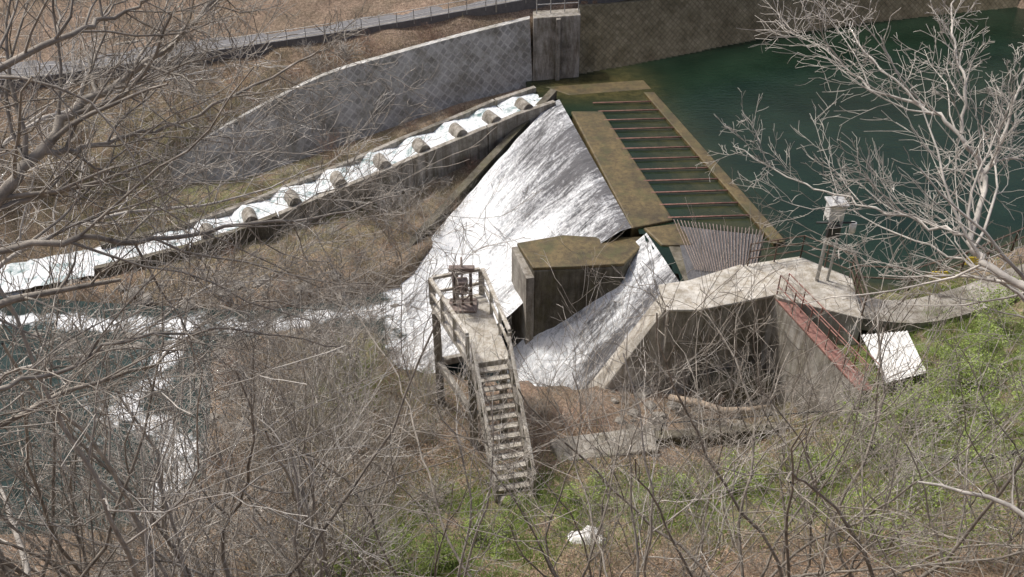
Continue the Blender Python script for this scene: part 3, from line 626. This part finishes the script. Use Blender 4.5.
limb(T,[(5.9,9.8,13.9),(5.6,10.3,13.8),(4.8,10.9,13.8),(4.2,11.5,13.8),(3.3,12.3,14)],.025,.007,(13,7,3))
limb(T,[(6,11,14.8),(6,11.4,15.4),(6,12.1,15.8),(6.2,12.6,16.2)],.026,.009,(13,7,3))
limb(T,[(6.3,10.7,14.3),(6.6,11.1,15),(6.9,11.6,15.6)],.03,.01,(13,7,3))
limb(T,[(6.5,8.9,13.6),(6.6,10,13.2),(6.2,11.2,12.9),(5.4,12.4,12.8)],.03,.008,(13,7,3))
limb(T,[(5.6,11.5,15),(5,12.1,15.4),(4.9,12.9,15.7)],.018,.007,(9,6,3))
link(bpy.data.objects.new('bare_tree',T.mesh('pale_bare_tree',M_barkL)))
for P,r in (([(-.6,11.2,4.6),(-1.3,12.1,5.3),(-1.9,13.7,6.0),(-2.6,15.5,6.7),(-3.8,17.2,7.3),(-5.2,18.7,7.8)],.035),([(1.8,9.9,6.3),(1.5,11.4,6.7),(1.2,12.9,7),(.9,13.5,7.8)],.028),([(4,12.7,3.3),(4.6,13.7,4.7),(5.8,15.4,5.4),(6.8,17.2,6.1)],.03),([(-3.4,10.6,5.4),(-4,11.9,7.3),(-3.9,13.1,8.2),(-4.4,14.3,9)],.035)):
    T=Tubes(); x,y,z=P[0]; limb(T,[(x+.1,y-.2,gz(x,y)-.3)]+P,r,.010,(9,6,3)); link(bpy.data.objects.new('bare_tree',T.mesh('bending_tree',M_bark)))
def leafquads(C_,size,up=.3):
    n=len(C_); a=rng.normal(size=(n,3)); a[:,2]*=up; a/=np.linalg.norm(a,axis=1)[:,None]; b_=np.cross(a,rng.normal(size=(n,3))); b_/=np.linalg.norm(b_,axis=1)[:,None]
    s=size*rng.uniform(.5,1.3,n)[:,None]; a=a*s; b_=b_*s*.6
    V=np.stack([C_-a,C_-b_,C_+a,C_+b_],1).reshape(-1,3); return V,np.arange(4*n).reshape(n,4)
def leafy(name,x,y,H,stems,size,dens=2):
    T=Tubes(); tips=[]; z=gz(x,y)
    for s in range(stems): grow(T,np.array([x+rng.normal()*.3,y+rng.normal()*.3,z-.2]),np.array([rng.normal()*.35,rng.normal()*.35,1.]),H*rng.uniform(.7,1),.022,0,2,.05,.14,(7,5),.0045,tips)
    tp=np.array(tips); tp=np.repeat(tp,dens,0)+rng.normal(size=(len(tp)*dens,3))*.1
    V,F=leafquads(tp,size); e=empty(name)
    link(bpy.data.objects.new('stems',T.mesh('stems',M_barkL)),e); link(bpy.data.objects.new('foliage',npmesh('foliage',V,F,M_leaf)),e)
for x,y,H_ in [(12.5,20,2.2),(14.5,20.5,2.4),(13,18,2),(16,22.5,2.5),(15.5,18.5,2.5),(9.5,19.5,1.6),(11.4,21,1.7),(14.8,22.4,1.4),(17,25.0,2),(-3,16.8,1.3),(-2,15.8,1.1),(-4.2,17.4,1.2),(9,15.5,2),(10.6,14,2.5),(16.5,20.4,2.2),(13.8,15.6,2.4),(12.6,21.3,1.8),(15.6,24,1.6),(18.5,26,2),(13.5,21.4,1.7),(11,18,1.6),(-1,17.0,.8),(-5,16,1.1),(7.4,19.6,1.1),(5,19.2,.9),(2.6,18.8,.8)]:
    leafy('young_leaf_shrub',x,y,H_,4,.038,3)
def scatter_pts(n,x0,x1,y0,y1,wf):
    x=rng.uniform(x0,x1,n); y=rng.uniform(y0,y1,n); k=rng.random(n)<wf(x,y); x=x[k];y=y[k]
    for p in (river,pool,under,basin):
        q=sdist(x,y,p)>.1; x=x[q];y=y[q]
    q=~((x>8.9)&(x<13)&(y>25.4)&(y<29.8)); x=x[q];y=y[q]
    q=~((x>-18)&(x<35)&(y>np.interp(x,WX,WB)-.2)&(y<np.interp(x,WX,WTy)+.3)); x=x[q];y=y[q]
    q=ldist(x,y,[(p[0],p[1]) for p in LP])>1.5; x=x[q];y=y[q]
    q=ldist(x,y,[(p[0],p[1]) for p in RP])>1.8; x=x[q];y=y[q]
    return np.c_[x,y,height(x,y)]
def blades(name,P,h,wd,mat,par=None):
    n=len(P); th=rng.uniform(0,6.28,n); hh=h*rng.uniform(.4,1.2,n); l=rng.normal(size=(n,2))*.4*hh[:,None]
    a=np.c_[np.cos(th),np.sin(th),np.zeros(n)]*wd
    tip=P+np.c_[l,hh]; V=np.stack([P-a,P+a,tip],1).reshape(-1,3)
    link(bpy.data.objects.new(name,npmesh(name,V,np.arange(3*n).reshape(n,3),mat)),par)
def patch(x,y): return np.clip(np.array([noise.noise((a*.8,b*.8,9)) for a,b in zip(x,y)])*2+.6,0,1)
blades('green_grass',scatter_pts(200000,-8,21,12,31,lambda x,y:greenness(x,y)*patch(x,y)),.25,.014,M_grass)
blades('dry_grass',scatter_pts(120000,-32,20,12,52,lambda x,y:(.15+.85*patch(x+50,y))*(1-.8*greenness(x,y))*np.where((y<20)&(x>-3),.35,1)),.34,.012,M_dry)
P=scatter_pts(100000,-14,17,12,24,lambda x,y:1-.7*greenness(x,y)); P[:,2]+=.03
V,F=leafquads(P,.04,.25); link(bpy.data.objects.new('leaf_litter',npmesh('leaf_litter',V,F,M_litter)))
